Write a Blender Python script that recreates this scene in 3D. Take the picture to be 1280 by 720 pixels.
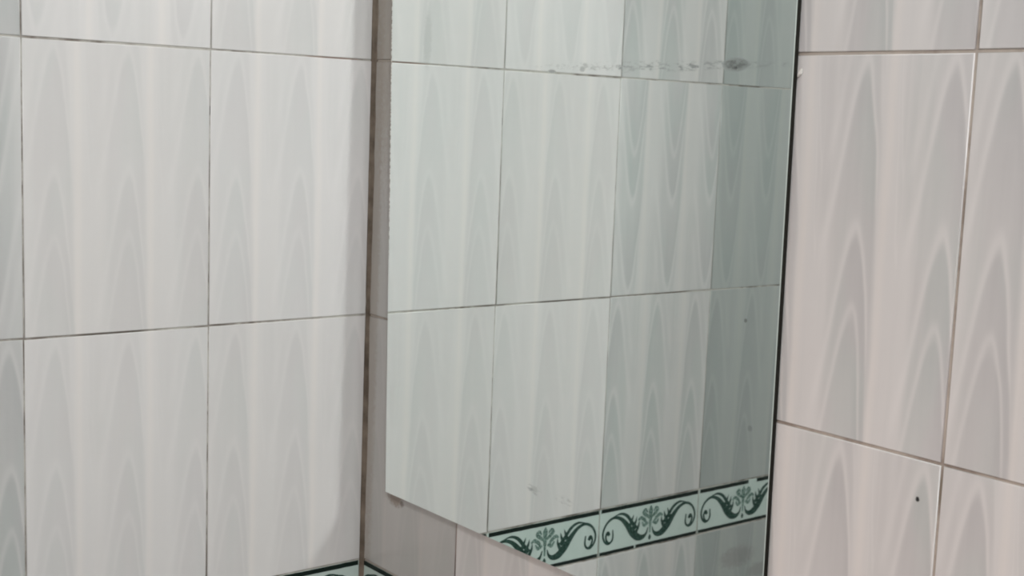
import bpy, bmesh, math, random
from mathutils import Vector, Matrix
for o in list(bpy.data.objects): bpy.data.objects.remove(o)
SC = bpy.context.scene
COL = SC.collection

# ------------------------------------------------------------------ camera
Z0 = 1.27            # height of the middle tile joint above the floor
CAM = Vector((1.334455, -0.838592, 0.240223 + Z0))
YAW, PITCH, ROLL, FPX = 0.891993, -0.130861, 0.040059, 1652.347
PPX, PPY = 14.84, 5.42
f = Vector((-math.sin(YAW)*math.cos(PITCH), math.cos(YAW)*math.cos(PITCH), math.sin(PITCH)))
r = Vector((math.cos(YAW), math.sin(YAW), 0)); u = r.cross(f)
cc, ss = math.cos(ROLL), math.sin(ROLL)
R_, U_ = cc*r + ss*u, -ss*r + cc*u
cam = bpy.data.cameras.new('camera'); co = bpy.data.objects.new('camera', cam); COL.objects.link(co)
M = Matrix((R_, U_, -f)).transposed().to_4x4(); M.translation = CAM
co.matrix_world = M
cam.sensor_width = 36; cam.lens = FPX/1280*36
cam.shift_x = -PPX/1280; cam.shift_y = PPY/1280
cam.clip_start = 0.01
SC.camera = co

# ------------------------------------------------------------------ light
SC.view_settings.view_transform = 'Standard'; SC.view_settings.look = 'None'
SC.view_settings.gamma = 1; SC.view_settings.use_curve_mapping = False
SC.view_settings.exposure = -0.16
SC.cycles.filter_width = 2.0; SC.cycles.sample_clamp_indirect = 0; SC.cycles.blur_glossy = 0; SC.cycles.use_guiding = True   # let the mirror throw lamp light on the wall
w = bpy.data.worlds.new('world'); SC.world = w; w.use_nodes = True
w.node_tree.nodes['Background'].inputs[0].default_value = (1, .95, .93, 1)
w.node_tree.nodes['Background'].inputs[1].default_value = 0.0
def area(name, loc, target, sx, sy, power, color):
    l = bpy.data.lights.new(name, 'AREA'); l.shape = 'RECTANGLE'; l.size = sx; l.size_y = sy
    l.energy = power; l.color = color
    o = bpy.data.objects.new(name, l); COL.objects.link(o); o.location = loc
    o.rotation_euler = (Vector(target) - Vector(loc)).to_track_quat('-Z', 'Y').to_euler()
    return o
area('wall_globe_light', (1.74, -0.84, Z0+1.02), (0.10, -0.15, Z0+0.30), 0.22, 0.22, 15.2, (.98, .99, 1.0))
dl = area('right_wall_fill', (0.62, -1.54, Z0-0.50), (0.76, 0.0, Z0-0.22), 0.6, 1.0, 1.85, (1.0, .79, .72))  # added fill, no doorway there: lifts the lower right wall
dl.data.spread = math.radians(62)
area('corner_fill', (1.25, -0.13, Z0+1.10), (0.0, -0.12, Z0-0.05), 0.16, 0.16, 3.2, (.98, .99, 1.0))  # added fill, evens out the dim strip of left wall by the corner

# ------------------------------------------------------------------ node expression helper
class N:
    def __init__(s, t, sock): s.t = t; s.s = sock
    def _m(s, op, *a, clamp=False):
        n = s.t.nodes.new('ShaderNodeMath'); n.operation = op; n.use_clamp = clamp
        for i, x in enumerate((s,)+a):
            if isinstance(x, N): s.t.links.new(x.s, n.inputs[i])
            else: n.inputs[i].default_value = float(x)
        return N(s.t, n.outputs[0])
    def __add__(s, o): return s._m('ADD', o)
    __radd__ = __add__
    def __mul__(s, o): return s._m('MULTIPLY', o)
    __rmul__ = __mul__
    def __sub__(s, o): return s._m('SUBTRACT', o)
    def __rsub__(s, o): return (s*-1)+o
    def __truediv__(s, o): return s._m('DIVIDE', o)
    def pw(s, e): return s._m('POWER', e)
    def mx(s, o): return s._m('MAXIMUM', o)
    def mn(s, o): return s._m('MINIMUM', o)
    def ab(s): return s._m('ABSOLUTE')
    def fr(s): return s._m('FRACT')
    def cos(s): return s._m('COSINE')
    def gt(s, o): return s._m('GREATER_THAN', o)
    def cl(s): return s._m('ADD', 0, clamp=True)
    def gauss(s, c, wd):
        d = (s - c) * (1.0/wd)
        return (d*d*-1)._m('EXPONENT')
def step(x, a, b):        # smoothstep from 0 at a to 1 at b
    n = x.t.nodes.new('ShaderNodeMapRange'); n.interpolation_type = 'SMOOTHSTEP'
    x.t.links.new(x.s, n.inputs[0])
    if a < b: v = (a, b, 0, 1)
    else: v = (b, a, 1, 0)
    for i, k in enumerate(v): n.inputs[1+i].default_value = k
    return N(x.t, n.outputs[0])
def noise(t, vec, scale, detail=2, rough=.5):
    n = t.nodes.new('ShaderNodeTexNoise'); n.inputs['Scale'].default_value = scale
    n.inputs['Detail'].default_value = detail; n.inputs['Roughness'].default_value = rough
    t.links.new(vec, n.inputs['Vector']); return N(t, n.outputs['Fac'])
def mapv(t, vec, sc=(1, 1, 1), loc=(0, 0, 0)):
    m = t.nodes.new('ShaderNodeMapping'); m.inputs['Scale'].default_value = sc; m.inputs['Location'].default_value = loc
    t.links.new(vec, m.inputs['Vector']); return m.outputs[0]
def mix(t, fac, a, b):
    m = t.nodes.new('ShaderNodeMix'); m.data_type = 'RGBA'; m.clamp_factor = True
    for k, x in ((0, fac), (6, a), (7, b)):
        if isinstance(x, N): t.links.new(x.s, m.inputs[k])
        elif hasattr(x, 'is_output'): t.links.new(x, m.inputs[k])
        elif isinstance(x, (int, float)): m.inputs[k].default_value = x
        else: m.inputs[k].default_value = (*x, 1)
    return m.outputs[2]
def comb(t, x, y, z):
    n = t.nodes.new('ShaderNodeCombineXYZ')
    for i, a in enumerate((x, y, z)):
        if isinstance(a, N): t.links.new(a.s, n.inputs[i])
        else: n.inputs[i].default_value = a
    return n.outputs[0]
def sep(t, s):
    n = t.nodes.new('ShaderNodeSeparateXYZ'); t.links.new(s, n.inputs[0])
    return [N(t, n.outputs[i]) for i in range(3)]
def new_mat(name, rough=.5, metal=0, color=None, spec=.5):
    m = bpy.data.materials.new(name); m.use_nodes = True; t = m.node_tree
    b = t.nodes['Principled BSDF']; b.inputs['Roughness'].default_value = rough
    b.inputs['Metallic'].default_value = metal; b.inputs['Specular IOR Level'].default_value = spec
    if color: b.inputs['Base Color'].default_value = (*color, 1)
    return m, t, b
def tcoord(t, kind): return t.nodes.new('ShaderNodeTexCoord').outputs[kind]
def bump(t, b, h, strength, dist=.001):
    n = t.nodes.new('ShaderNodeBump'); n.inputs['Strength'].default_value = strength; n.inputs['Distance'].default_value = dist
    t.links.new(h.s, n.inputs['Height']); t.links.new(n.outputs[0], b.inputs['Normal'])

# ------------------------------------------------------------------ materials
def tile_mat(name, spots=(), darkc=(.30, .30, .28)):
    """Glazed wall tile printed with flame-shaped grain: three columns of nested arches per tile.
    spots: (x, y, z, rx, ry, rz, strength, color) grimy marks on the wall"""
    m, t, b = new_mat(name, .16, spec=.45)
    uv = t.nodes.new('ShaderNodeUVMap'); uv.uv_map = 'print'
    uu, vv, _ = sep(t, uv.outputs[0])
    at = t.nodes.new('ShaderNodeAttribute'); at.attribute_name = 'tint'
    rnd, rn2, drk = sep(t, at.outputs['Vector'])
    v = 1 - vv
    bold = N(t, at.outputs['Alpha'])
    obj = tcoord(t, 'Object')
    # gentle hand of the print: slow warps
    wob = noise(t, comb(t, uu*3, v*2.2, rnd*9), 1.6, 2) - .5
    x = uu + wob*.022
    q = (((x - .16)/.385 + .5).fr() - .5)*.385
    P = math.pi
    qn = q.mn(0)*-1; qp = q.mx(0)
    # depth of the contour under its apex across one column
    dl = (1 - (qn._m('MINIMUM', .19)*(P/.19)).cos())*.25
    dr = (qp/.115).pw(1.7)*.62
    D = dl + dr
    c = v - D - wob*.05
    lines = None
    wid = (q.ab()/.08).mn(1)*.034 + .020
    for k, (a, wd, st) in enumerate(((.012, .020, 1.0), (.435, .020, 1.0), (.66, .015, .9), (-.21, .02, .65), (.20, .03, .12), (.86, .03, .12))):
        dd = (c - a)/(wid*(wd/.018))
        g = (dd*dd*-1)._m('EXPONENT')*st
        lines = g if lines is None else lines + g
    side = step(q, -.192, -.15)*step(q, .095, .07)
    lines = lines*side
    # the limb left of each trough
    tl = (.1925 - q).mx(0)/.045
    cl_ = v + tl*tl*.45 - wob*.05
    l2 = (cl_.gauss(.30, .03)*.6 + cl_.gauss(.515, .03)*.6)*step(q, .13, .16)
    # grey fill: strongest just inside each arch and along the right shoulder of a column
    body = step(q, -.15, -.01)*step(q - v*.035, .085, .052)
    fill = None
    for a in (.012, .435, .66):
        g = step(c, a+.005, a+.05)*step(c, a+.46, a+.05)
        fill = g if fill is None else fill.mx(g)
    grey = body*(.58 + .42*fill)
    # second, softer grey above the troughs
    sec = q.gauss(-.165, .035)*step(v, .56, .30)*.40 + q.gauss(.185, .02)*step(v, .56, .25)*.3 + q.gauss(-.10, .03)*.25
    grey = grey + sec
    # fine vertical drag of the print
    st1 = noise(t, comb(t, x*26, v*1.3, rnd*20), 1.0, 3, .6) - .5
    st2 = noise(t, comb(t, x*9, v*.9, rn2*20), 1.0, 2, .5) - .5
    grey = grey + st1*.42 + st2*.45
    light = (lines + l2)
    cream = q.gauss(.118, .022)*.55 + st2*.5
    base = mix(t, cream.cl(), (.655, .642, .630), (.725, .692, .662))
    hue = noise(t, comb(t, uu*5, v*2.5, rn2*30), 1.0, 1)
    gcol = mix(t, step(hue, .38, .62), (.475, .468, .470), (.455, .482, .472))
    colr = mix(t, (grey*.92*bold).cl(), base, gcol)
    colr = mix(t, (light*.50*bold).cl(), colr, (.735, .715, .700))
    # per-tile shade and slow grime
    g1 = noise(t, mapv(t, obj, (5, 5, 5)), 1.0, 3)
    shade = mix(t, ((g1-.5)*.5 + rn2*.25).cl(), (1, 1, 1), (.88, .87, .85))
    mm = t.nodes.new('ShaderNodeMix'); mm.data_type = 'RGBA'; mm.blend_type = 'MULTIPLY'; mm.inputs[0].default_value = 1
    t.links.new(colr, mm.inputs[6]); t.links.new(shade, mm.inputs[7])
    colr = mix(t, drk*.34, mm.outputs[2], darkc)  # per-tile darkening; on the left wall it puts lost light into the colour
    ox, oy, oz = sep(t, obj)
    dn = noise(t, obj, 160, 3, .7)
    for (sx, sy, sz, rx, ry, rz, stg, cl) in spots:
        a = ((ox-sx)/rx); bb = ((oy-sy)/ry); cz = ((oz-sz)/rz)
        d = a*a + bb*bb + cz*cz
        msk = step(d + (dn-.5)*1.6, 1.1, .15)*stg
        colr = mix(t, msk, colr, cl)
    t.links.new(colr, b.inputs['Base Color'])
    hb = noise(t, mapv(t, obj, (14, 14, 9)), 1.0, 2)
    bump(t, b, hb, .35, .002)
    t.links.new((.15 + g1*.16).s, b.inputs['Roughness'])
    return m
def grout_mat(name='grout', light=(.46, .44, .40), dark=(.15, .125, .105), sc=24, lo=.44, hi=.62, spots=()):
    m, t, b = new_mat(name, .85, spec=.2)
    obj = tcoord(t, 'Object')
    n1 = noise(t, obj, sc, 4, .65); n2 = noise(t, obj, 7, 2, .5)
    c = mix(t, step(n1*.6 + n2*.4, lo, hi), light, dark)
    ox, oy, oz = sep(t, obj)
    for (sx, sy, sz, rx, ry, rz, stg, cl) in spots:
        a = (ox-sx)/rx; bb = (oy-sy)/ry; cz = (oz-sz)/rz
        c = mix(t, step(a*a + bb*bb + cz*cz + (n1-.5)*1.2, 1.1, .3)*stg, c, cl)
    t.links.new(c, b.inputs['Base Color'])
    bump(t, b, n1, .4, .001)
    return m
L0 = Z0; AR0 = .1922
TILE_L = tile_mat('glazed_tile_left', [
    (0, -.700, L0-.425, .02, .045, .020, .35, (.20, .18, .17)),
    (0, -.755, L0-.455, .02, .035, .014, .35, (.18, .17, .16)),

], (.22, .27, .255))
TILE_R = tile_mat('glazed_tile_right', [
    (.774, 0, L0-.0307, .0022, .02, .0024, 1.0, (.03, .03, .03)),
    (.070, 0, L0-.2080, .019, .02, .0135, .85, (.25, .20, .16)),
    (.084, 0, L0-.2125, .005, .02, .0045, .70, (.15, .12, .10)),
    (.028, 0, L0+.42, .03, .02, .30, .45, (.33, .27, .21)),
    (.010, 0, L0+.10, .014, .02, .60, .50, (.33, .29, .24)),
])
GROUT = grout_mat(spots=[(0, -.315, Z0, .02, .045, .01, .9, (.10, .085, .07)), (0, -.19, Z0, .02, .02, .01, .6, (.14, .12, .10)), (0, -.055, Z0+.3, .02, .04, .01, .7, (.22, .14, .11)), (0, -.207, Z0+.235, .02, .01, .006, .9, (.08, .07, .06)), (0, -.207, Z0-.27, .02, .01, .03, .6, (.12, .10, .08))])
GROUT_R = grout_mat('grout_right', (.47, .42, .37), (.22, .18, .15), 18, .44, .66, spots=[(AR0, 0, Z0-.262, .01, .02, .022, 1.0, (.05, .035, .03)), (AR0, 0, Z0-.22, .01, .02, .05, .7, (.22, .15, .12)), (AR0+.6, 0, Z0-.02, .01, .02, .012, .8, (.2, .17, .13))])
CORNER = grout_mat('corner_grout', (.21, .172, .135), (.09, .072, .055), 30, .35, .65)
M_MINT, t, b = new_mat('mint_glaze', .15, color=(.52, .68, .61), spec=.5)
c = mix(t, noise(t, tcoord(t, 'Object'), 60, 3), (.46, .56, .52), (.54, .63, .59)); t.links.new(c, b.inputs['Base Color'])
M_LINE, t, b = new_mat('dark_green_line', .4, color=(.006, .014, .011), spec=.2)
M_MOTIF, t, b = new_mat('green_scroll_print', .4, color=(.03, .07, .055), spec=.25)
c = mix(t, step(noise(t, tcoord(t, 'Object'), 320, 3, .6), .42, .62), (.010, .035, .027), (.045, .09, .074)); t.links.new(c, b.inputs['Base Color'])
M_PALE, t, b = new_mat('green_flower_print', .4, color=(.11, .19, .16), spec=.25)
c = mix(t, step(noise(t, tcoord(t, 'Object'), 420, 3, .6), .42, .60), (.045, .10, .08), (.24, .34, .30)); t.links.new(c, b.inputs['Base Color'])

# ------------------------------------------------------------------ mesh helpers
def finish(name, bm, mats, parent=None, smooth=False):
    me = bpy.data.meshes.new(name); bm.to_mesh(me); bm.free()
    for m in mats: me.materials.append(m)
    if smooth:
        for p in me.polygons: p.use_smooth = True
    o = bpy.data.objects.new(name, me); COL.objects.link(o)
    if parent: o.parent = parent
    return o
def structure(o, label=None):
    o['kind'] = 'structure'
    if label: o['label'] = label
    return o
class Frame:
    """A wall plane: origin, direction along it (as seen from inside, left to right), inward normal."""
    def __init__(s, o, d, n): s.o = Vector(o); s.d = Vector(d); s.n = Vector(n)
    def p(s, a, z, h=0.0): return s.o + s.d*a + Vector((0, 0, z)) + s.n*h
def add_tile(bm, fr, a0, a1, z0, z1, uvl, tl, full, rng, flip, mi=0, depth=.005, bev=.0009, seg=3, darkening=0.0, bold=1.0):
    """one tile with a rounded arris; full = (a0,a1,z0,z1) of the uncut tile for its print"""
    ta = rng.uniform(-.0008, .0008); tz = rng.uniform(-.0008, .0008)
    prof = [(0, -depth)]
    for k in range(seg+1):
        th = k/seg*math.pi/2
        prof.append((bev*(1-math.cos(th)), -bev*(1-math.sin(th))))
    tint = (rng.random(), rng.random(), darkening)
    rings = []
    for ins, h in prof:
        ring = []
        for (a, z) in ((a0+ins, z0+ins), (a1-ins, z0+ins), (a1-ins, z1-ins), (a0+ins, z1-ins)):
            hh = h + (a-(a0+a1)/2)*ta + (z-(z0+z1)/2)*tz
            vt = bm.verts.new(fr.p(a, z, hh)); ring.append((vt, a, z))
        rings.append(ring)
    faces = []
    for i in range(len(rings)-1):
        for k in range(4):
            A, B = rings[i], rings[i+1]; k2 = (k+1) % 4
            faces.append(([A[k], A[k2], B[k2], B[k]], True))
    faces.append((rings[-1], False))
    for vs, sm in faces:
        fc = bm.faces.new([x[0] for x in vs]); fc.material_index = mi; fc.smooth = sm
        for lp, x in zip(fc.loops, vs):
            uu_ = (x[1]-full[0])/(full[1]-full[0]); vv_ = (x[2]-full[2])/(full[3]-full[2])
            if flip: uu_, vv_ = 1-uu_, 1-vv_
            lp[uvl].uv = (uu_, vv_)
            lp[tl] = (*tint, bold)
def tiled_wall(name, fr, length, joints, rows, mats, seed, flips=(), gap=.0020, vg=.0013, look=lambda ji, ri: (0, 1), grout_h=-.0011, border=None, skip=None):
    """joints: tile-joint positions along the wall; rows: list of (z0,z1)"""
    rng = random.Random(seed)
    bm = bmesh.new(); uvl = bm.loops.layers.uv.new('print'); tl = bm.loops.layers.float_color.new('tint')
    g = gap/2
    for ri, (z0, z1) in enumerate(rows):
        for ji in range(len(joints)-1):
            j0, j1 = joints[ji], joints[ji+1]
            a0, a1 = max(j0, 0)+vg/2, min(j1, length)-vg/2
            if a0 >= a1-.004: continue
            if skip and skip(a0, z0): continue
            jj = [rng.uniform(-.0003, .0003) for _ in range(4)]
            top = z0+.3
            add_tile(bm, fr, a0+jj[0], a1+jj[1], z0+g+jj[2], z1-g+jj[3], uvl, tl, (j0, j1, top-.3, top), rng, (ji, ri) in flips, darkening=look(ji, ri)[0], bold=look(ji, ri)[1])
    zs, ze = rows[0][0], rows[-1][1]
    vs = [bm.verts.new(fr.p(a, z, grout_h)) for a, z in ((0, zs), (length, zs), (length, ze), (0, ze))]
    fc = bm.faces.new(vs); fc.material_index = 1
    # body of the wall behind the grout
    vb = [bm.verts.new(fr.p(a, z, -.06)) for a, z in ((0, zs), (length, zs), (length, ze), (0, ze))]
    fb = bm.faces.new(vb[::-1]); fb.material_index = 1
    for k in range(4):
        k2 = (k+1) % 4
        q = bm.faces.new((vs[k2], vs[k], vb[k], vb[k2])); q.material_index = 1
    return finish(name, bm, mats)

# ------------------------------------------------------------------ room
LX, LY = 1.90, 1.60         # room size
ZT = 2.47
ZB1, ZB0 = Z0-.3030, Z0-.3738          # decorated border course
rows = []
z = ZB0
low = []
while z > 0.001:
    low.append((max(z-.3, 0), z)); z -= .3
rows = low[::-1] + [(ZB1, Z0), (Z0, Z0+.3), (Z0+.3, Z0+.6), (Z0+.6, Z0+.9), (Z0+.9, ZT)]
nlow = len(low)
# left wall: plane x=0; seen from inside its left end is y=-LY, right end the corner
AL = .2057
FL = Frame((0, -LY, 0), (0, 1, 0), (1, 0, 0))
jl = sorted([LY - (AL + .2*k) for k in range(-1, 8)])
jl[-1] = LY-.0035
jl = [jl[0]-.2] + jl
idx = {round((LY-j)*1000): i for i, j in enumerate(jl)}
def col_of(s):              # index of tile whose corner-side joint is at distance s
    return max(i for i in range(len(jl)) if jl[i] <= LY-s-.01)
r0 = nlow+1
flL = {(col_of(AL+.2), r0), (col_of(AL+.4), r0), (col_of(AL+.6), r0), (col_of(AL+.4), r0-2), (col_of(AL), r0+1)}
cA, cB, cC = col_of(AL), col_of(AL+.2), col_of(AL+.4)
def look_left(ji, ri):      # light falloff and gloss veil painted as tile tone: greyer, bolder away from corner
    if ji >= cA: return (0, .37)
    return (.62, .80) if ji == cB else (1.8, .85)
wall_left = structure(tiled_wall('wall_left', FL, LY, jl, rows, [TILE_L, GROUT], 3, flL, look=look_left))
# right wall: plane y=0
AR = .1922
FR = Frame((0, 0, 0), (1, 0, 0), (0, -1, 0))
jr = [AR-.2] + [AR + .2*k for k in range(0, 10)]
wall_right = structure(tiled_wall('wall_right', FR, LX, jr, rows, [TILE_R, GROUT_R], 8, set(), gap=.0023, vg=.0026, look=lambda ji, ri: (1.35, .35) if ji == 0 else ((0, .45) if ji in (1, 2) else (0, .86))))  # first column greyed, print paler near the corner
# far sides of the room behind the camera
FBk = Frame((LX, -LY, 0), (-1, 0, 0), (0, 1, 0))
structure(tiled_wall('wall_back', FBk, LX, [LX - x for x in jr][::-1], rows, [TILE_R, GROUT_R], 12))
FS = Frame((LX, 0, 0), (0, -1, 0), (-1, 0, 0))
structure(tiled_wall('wall_front', FS, LY, [LY - j for j in jl][::-1], rows, [TILE_R, GROUT_R], 13))
def slab(name, z0, z1, m):
    bm = bmesh.new()
    bmesh.ops.create_cube(bm, size=1, matrix=Matrix.Translation((LX/2, -LY/2, (z0+z1)/2)) @ Matrix.Diagonal((LX+.12, LY+.12, z1-z0, 1)))
    return structure(finish(name, bm, [m]))
MF, t, b = new_mat('floor_tile', .35)
br = t.nodes.new('ShaderNodeTexBrick'); br.offset = 0; br.inputs['Scale'].default_value = 1
br.inputs['Color1'].default_value = (.42, .36, .34, 1); br.inputs['Color2'].default_value = (.46, .40, .38, 1)
br.inputs['Mortar'].default_value = (.2, .18, .16, 1); br.inputs['Brick Width'].default_value = .2; br.inputs['Row Height'].default_value = .2; br.inputs['Mortar Size'].default_value = .003
t.links.new(tcoord(t, 'Object'), br.inputs['Vector']); t.links.new(br.outputs[0], b.inputs['Base Color'])
MC, t, b = new_mat('ceiling_paint', .8)
c = mix(t, noise(t, tcoord(t, 'Object'), 6, 3), (.72, .70, .67), (.78, .76, .74)); t.links.new(c, b.inputs['Base Color'])
slab('floor', -.1, 0, MF); slab('ceiling', ZT, ZT+.1, MC)

# grout bead in the corner between the two walls
bm = bmesh.new()
nz = 240; sec = [(-.001, -.0046), (.0006, -.0040), (.0014, -.0030), (.0024, -.0020), (.0040, -.0012), (.0052, -.0006), (.0058, .001)]
rg = random.Random(4); prev = None; wv = 1.0
for i in range(nz+1):
    zz = ZT*i/nz
    wv = .85*wv + .15*(1 + rg.uniform(-.9, .9))
    row = [bm.verts.new((x*wv*.82 + rg.uniform(-.0002, .0002), y*wv*.82 + rg.uniform(-.0002, .0002), zz)) for x, y in sec]
    if prev:
        for k in range(len(sec)-1):
            bm.faces.new((prev[k], prev[k+1], row[k+1], row[k]))
    prev = row
structure(finish('trim_1', bm, [CORNER], smooth=True), 'brown stained grout bead filling the corner between the two tiled walls')

# ------------------------------------------------------------------ scroll border
def ribbon(pts, ws, n=40):
    """smooth variable-width ribbon outline through control points (Catmull-Rom)"""
    P = [Vector(p) for p in pts]; out = []
    P = [P[0]*2-P[1]] + P + [P[-1]*2-P[-2]]; W = [ws[0]] + list(ws) + [ws[-1]]
    per = max(3, n//(len(P)-3))
    for i in range(1, len(P)-2):
        for k in range(per + (1 if i == len(P)-3 else 0)):
            s = k/per; s2 = s*s; s3 = s2*s
            h = ((P[i]*2) + (P[i+1]-P[i-1])*s + (P[i-1]*2-P[i]*5+P[i+1]*4-P[i+2])*s2 + (P[i]*3-P[i-1]-P[i+1]*3+P[i+2])*s3)*.5
            out.append((h, W[i]*(1-s)+W[i+1]*s))
    L, R = [], []
    for i, (q, wd) in enumerate(out):
        d = (out[min(i+1, len(out)-1)][0]-out[max(i-1, 0)][0]).normalized(); nn = Vector((-d.y, d.x))
        L.append(q+nn*wd/2); R.append(q-nn*wd/2)
    return L, R
TH = .0626          # distance between the two line centres, motif drawn in metres
def MT(U, W): return (U*.2, W*TH)
# half motif (U 0...5), mirrored for the other half
half = [
    # curl and stem
    ('r', 2, [MT(.098,.40), MT(.083,.47), MT(.065,.40), MT(.075,.28), MT(.105,.22), MT(.132,.32), MT(.128,.52)], [.0045, .005, .003, .003, .003, .003, .002]),
    ('r', 2, [MT(.128,.34), MT(.115,.23), MT(.080,.21), MT(.045,.32), MT(.036,.50), MT(.070,.70), MT(.135,.80), MT(.205,.74), MT(.262,.58), MT(.320,.36), MT(.375,.22), MT(.425,.19), MT(.462,.26), MT(.478,.40)],
            [.001, .0022, .0028, .0030, .0030, .0032, .0036, .0048, .0072, .0100, .0098, .0066, .0036, .0012]),
    # upper leaf edge, feathered
    ('r', 2, [MT(.140,.83), MT(.205,.86), MT(.265,.78), MT(.315,.60), MT(.360,.44)], [.001, .0030, .0044, .0050, .0060]),
    ('r', 2, [MT(.285,.46), MT(.315,.66), MT(.330,.78)], [.0060, .0036, .0005]),
    ('r', 2, [MT(.320,.40), MT(.352,.60), MT(.362,.72)], [.0060, .0036, .0005]),
    ('r', 2, [MT(.350,.30), MT(.382,.48), MT(.388,.62)], [.0060, .0036, .0005]),
    ('r', 3, [MT(.375,.62), MT(.405,.66), MT(.440,.60), MT(.462,.50)], [.0012, .0042, .0042, .002]),
    ('r', 3, [MT(.415,.56), MT(.440,.47), MT(.475,.52)], [.0015, .004, .003]),
    ('r', 3, [MT(.492,.62), MT(.458,.70), MT(.430,.78), MT(.448,.84), MT(.470,.76)], [.002, .0042, .0042, .0034, .0012]),
]
mid = [
    ('r', 3, [MT(.5,.55), MT(.5,.70), MT(.5,.82), MT(.5,.92)], [.003, .0052, .0064, .001]),
    ('r', 3, [MT(.5,.66), MT(.5,.42), MT(.5,.26)], [.0056, .0028, .0018]),
    ('r', 2, [MT(.5,.22), MT(.5,.15), MT(.5,.09)], [.001, .0056, .002]),
]
def border(name, fr, length, joints, label, seed, gaps=()):
    rng = random.Random(seed)
    bm = bmesh.new(); uvl = bm.loops.layers.uv.new('print'); tl = bm.loops.layers.float_color.new('tint')
    lt, lb = Z0-.3069, Z0-.3696
    for ji in range(len(joints)-1):
        j0, j1 = joints[ji], joints[ji+1]
        a0, a1 = max(j0, 0)+.001, min(j1, length)-.001
        if a1-a0 < .006: continue
        add_tile(bm, fr, a0, a1, ZB0+.0012, ZB1-.0012, uvl, tl, (j0, j1, ZB0, ZB1), rng, False, 0, depth=.006, bev=.0009)
        def quad(x0, x1, z0, z1, mi):
            x0 = max(x0, a0+.001); x1 = min(x1, a1-.001)
            if x1 <= x0: return
            n = max(1, int((x1-x0)/.006)); pv = None
            for k in range(n+1):
                x = x0+(x1-x0)*k/n; jz = rng.uniform(-.00018, .00018)
                cur = (bm.verts.new(fr.p(x, z0+jz, .00022)), bm.verts.new(fr.p(x, z1+jz, .00022)))
                if pv:
                    fc = bm.faces.new((pv[0], cur[0], cur[1], pv[1])); fc.material_index = mi
                pv = cur
        for zc, which in ((lt, 't'), (lb, 'b')):
            hw = .0029 if which == 't' else .0024
            cuts = sorted([g for g in gaps if g[2] == which and a0 < (g[0]+g[1])/2 < a1])
            x = a0+.0012
            for g0, g1, _ in cuts:
                quad(x, g0, zc-hw, zc+hw, 1); x = g1
            quad(x, a1-.0012, zc-hw, zc+hw, 1)
        shapes = [(s, False) for s in half] + [(s, True) for s in half] + [(s, False) for s in mid]
        for si, ((k, mi, pts, ws), mir) in enumerate(shapes):
            L, R = ribbon(pts, [q*(1.12 if mi == 2 else 1.35) for q in ws])
            base = j0 if j1-j0 > .19 else j1-.2
            vv_ = []
            h = .00024 + si*.000004
            for A, B in zip(L, R):
                row = []
                for P in (A, B):
                    px = (.2-P.x) if mir else P.x
                    row.append((base+px, lb+P.y))
                vv_.append(row)
            for A, B in zip(vv_[:-1], vv_[1:]):
                if any(x[0] < a0+.001 or x[0] > a1-.001 for x in A+B): continue
                try:
                    fc = bm.faces.new([bm.verts.new(fr.p(x, zq, h)) for x, zq in ((A[0]), (A[1]), (B[1]), (B[0]))])
                    fc.material_index = mi
                    fc.normal_update()
                    if fc.normal.dot(fr.n) < 0: fc.normal_flip()
                except ValueError: pass
    return structure(finish(name, bm, [M_MINT, M_LINE, M_MOTIF, M_PALE]), label)
sg = lambda s: LY-s
border('trim_2', FL, LY, jl, 'mint border tiles with dark green scrollwork running along the left wall', 5,
       gaps=[(sg(.735), sg(.716), 't'), (sg(.478), sg(.475), 'b')])
border('trim_3', FR, LX, jr, 'mint border tiles with dark green scrollwork running along the right wall', 6)
border('trim_4', FBk, LX, [LX - x for x in jr][::-1], 'mint scrollwork border tiles along the wall behind the viewer', 7)
border('trim_5', FS, LY, [LY - j for j in jl][::-1], 'mint scrollwork border tiles along the wall facing the left wall', 9)

# ------------------------------------------------------------------ mirror
T = .0067                       # silvered face stands this far off the wall
quadm = [(.058, -.203), (.6365, -.202), (.630, .62), (.038, .62)]
root = bpy.data.objects.new('wall_mirror', None); COL.objects.link(root)
root.location = (.34, 0, Z0-.203)
root['label'] = 'large frameless mirror with chipped edges mounted on the right tiled wall'
root['category'] = 'mirror'
root.empty_display_size = .05
def sheet(name, quad, y0, y1, mat, bev=0.0, sub=1):
    bm = bmesh.new()
    fr_ = [bm.verts.new((x, -y1, z+Z0)) for x, z in quad]; bk = [bm.verts.new((x, -y0, z+Z0)) for x, z in quad]
    bm.faces.new(fr_); bm.faces.new(bk[::-1])
    side = [bm.faces.new((fr_[(k+1) % 4], fr_[k], bk[k], bk[(k+1) % 4])) for k in range(4)]
    bmesh.ops.recalc_face_normals(bm, faces=bm.faces)
    for s in side: s.material_index = 1 if len(mat) > 1 else 0
    o = finish(name, bm, mat, root)
    o.matrix_parent_inverse = Matrix.Translation(root.location).inverted()
    return o
MM, t, b = new_mat('silvered_glass', .02, metal=1, spec=.5)
obj = tcoord(t, 'Object'); ox, oy, oz = sep(t, obj)
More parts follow.
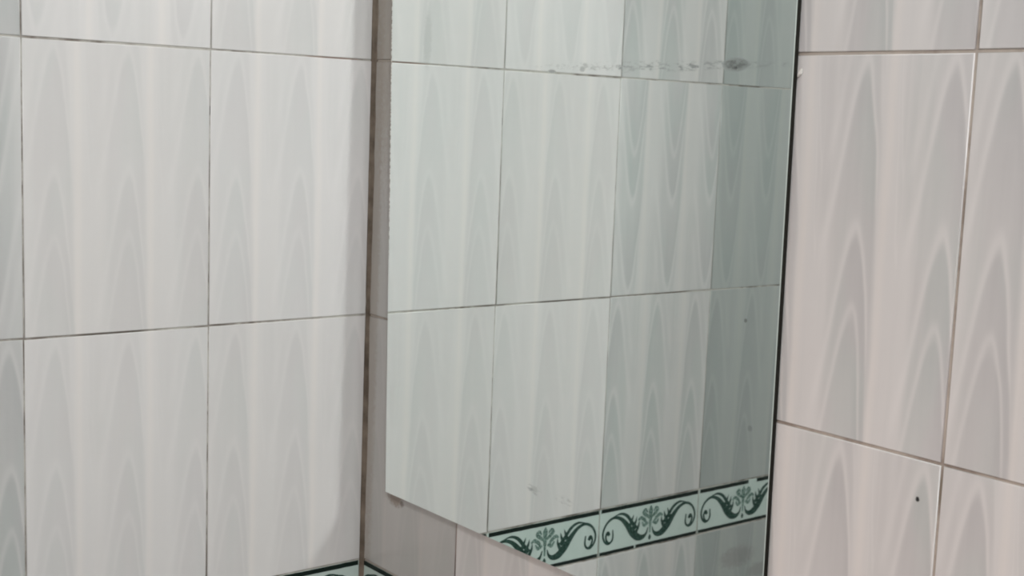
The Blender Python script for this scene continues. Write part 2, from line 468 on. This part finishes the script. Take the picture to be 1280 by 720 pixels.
# worn silvering: a smeared streak, loose spots, chipped left edge
nn = noise(t, mapv(t, obj, (140, 1, 300)), 1.0, 3, .6)
nb = noise(t, mapv(t, obj, (38, 1, 60)), 1.0, 2, .6)
def blob(cx, cz, rx, rz, s):
    a = (ox-cx)/rx; c_ = (oz-(cz+Z0))/rz
    return step(a*a + c_*c_ + (nn-.5)*1.2, 1.15, .2)*s
mott = step(noise(t, mapv(t, obj, (95, 1, 260)), 1.0, 4, .7), .46, .62)
streak = (blob(.5715, .2915, .016, .0060, .85)*(.25 + mott*.3 + step(nn, .35, .6)*.45)).mx((blob(.4365, .2885, .010, .0040, .5)*mott)).mx(blob(.500, .290, .062, .0045, .42)*mott).mx(
    blob(.47, .291, .17, .005, .30)*mott).mx(blob(.333, .2865, .007, .0020, .45)).mx(blob(.378, .2885, .005, .003, .3)).mx(blob(.333, -.132, .012, .006, .42)*mott).mx(blob(.333, -.132, .007, .004, .22)).mx(blob(.379, -.1325, .014, .006, .22)*mott).mx(blob(.118, .322, .009, .035, .13)).mx(blob(.60, .080, .002, .0022, .5)).mx(blob(.612,-.01,.003,.003,.25))
tintn = mix(t, nb, (.885, .945, .925), (.92, .96, .94))
colr = mix(t, streak, tintn, (.10, .11, .11))
t.links.new(colr, b.inputs['Base Color'])
t.links.new(((streak*.35) + .018).s, b.inputs['Roughness'])
# chipped edge: distance from the slanting left edge
ed = ox - ((oz - (Z0-.203))*(-.0243) + .058)
chipn = noise(t, mapv(t, obj, (60, 1, 170)), 1.0, 3, .7)
chip = step(ed + (chipn-.5)*.0022, .0017, .0011)*step(oz, Z0+.02, Z0+.17)
dif = t.nodes.new('ShaderNodeBsdfDiffuse')
dcol = mix(t, step(noise(t, mapv(t, obj, (1, 1, 200)), 1.0, 2), .45, .55), (.85, .84, .80), (.38, .34, .30)); t.links.new(dcol, dif.inputs[0])
ms = t.nodes.new('ShaderNodeMixShader'); t.links.new(chip.s, ms.inputs[0]); t.links.new(b.outputs[0], ms.inputs[1]); t.links.new(dif.outputs[0], ms.inputs[2])
t.links.new(ms.outputs[0], t.nodes['Material Output'].inputs[0])
MG, t, b = new_mat('ground_glass_edge', .35, color=(.50, .56, .52), spec=.5)
MB, t, b = new_mat('dark_backing_board', .7, color=(.012, .011, .008), spec=.2)
g = sheet('glass_pane', quadm, T-.0013, T, [MM, MG]); g['label'] = 'silvered glass pane with worn streak near top'
# bevel rim line of the pane edge and dark backing set just inside it
inset = [(quadm[0][0]-.0009, quadm[0][1]+.0015), (quadm[1][0]-.0004, quadm[1][1]+.0015), (quadm[2][0]-.0004, quadm[2][1]-.001), (quadm[3][0]-.0009, quadm[3][1]-.001)]
bk = sheet('backing', inset, .0, T-.0013, [MB]); bk['label'] = 'dark backing showing as a black line down the right edge'
# glue tab poking out at the right edge
bm = bmesh.new()
pts = [(.6355, .2815), (.6378, .2838), (.6388, .2880), (.6373, .2866), (.6360, .2842)]
ring0 = [bm.verts.new((x, -.0010, z+Z0)) for x, z in pts]; ring1 = [bm.verts.new((x, -.0040, z+Z0)) for x, z in pts]
bm.faces.new(ring0[::-1]); bm.faces.new(ring1)
for k in range(5): bm.faces.new((ring0[k], ring0[(k+1) % 5], ring1[(k+1) % 5], ring1[k]))
bmesh.ops.recalc_face_normals(bm, faces=bm.faces)
MW, t, b = new_mat('pale_putty', .6, color=(.70, .68, .64))
o = finish('putty_dab', bm, [MW], root); o.matrix_parent_inverse = Matrix.Translation(root.location).inverted()
o['label'] = 'small pale dab of putty at the right edge'
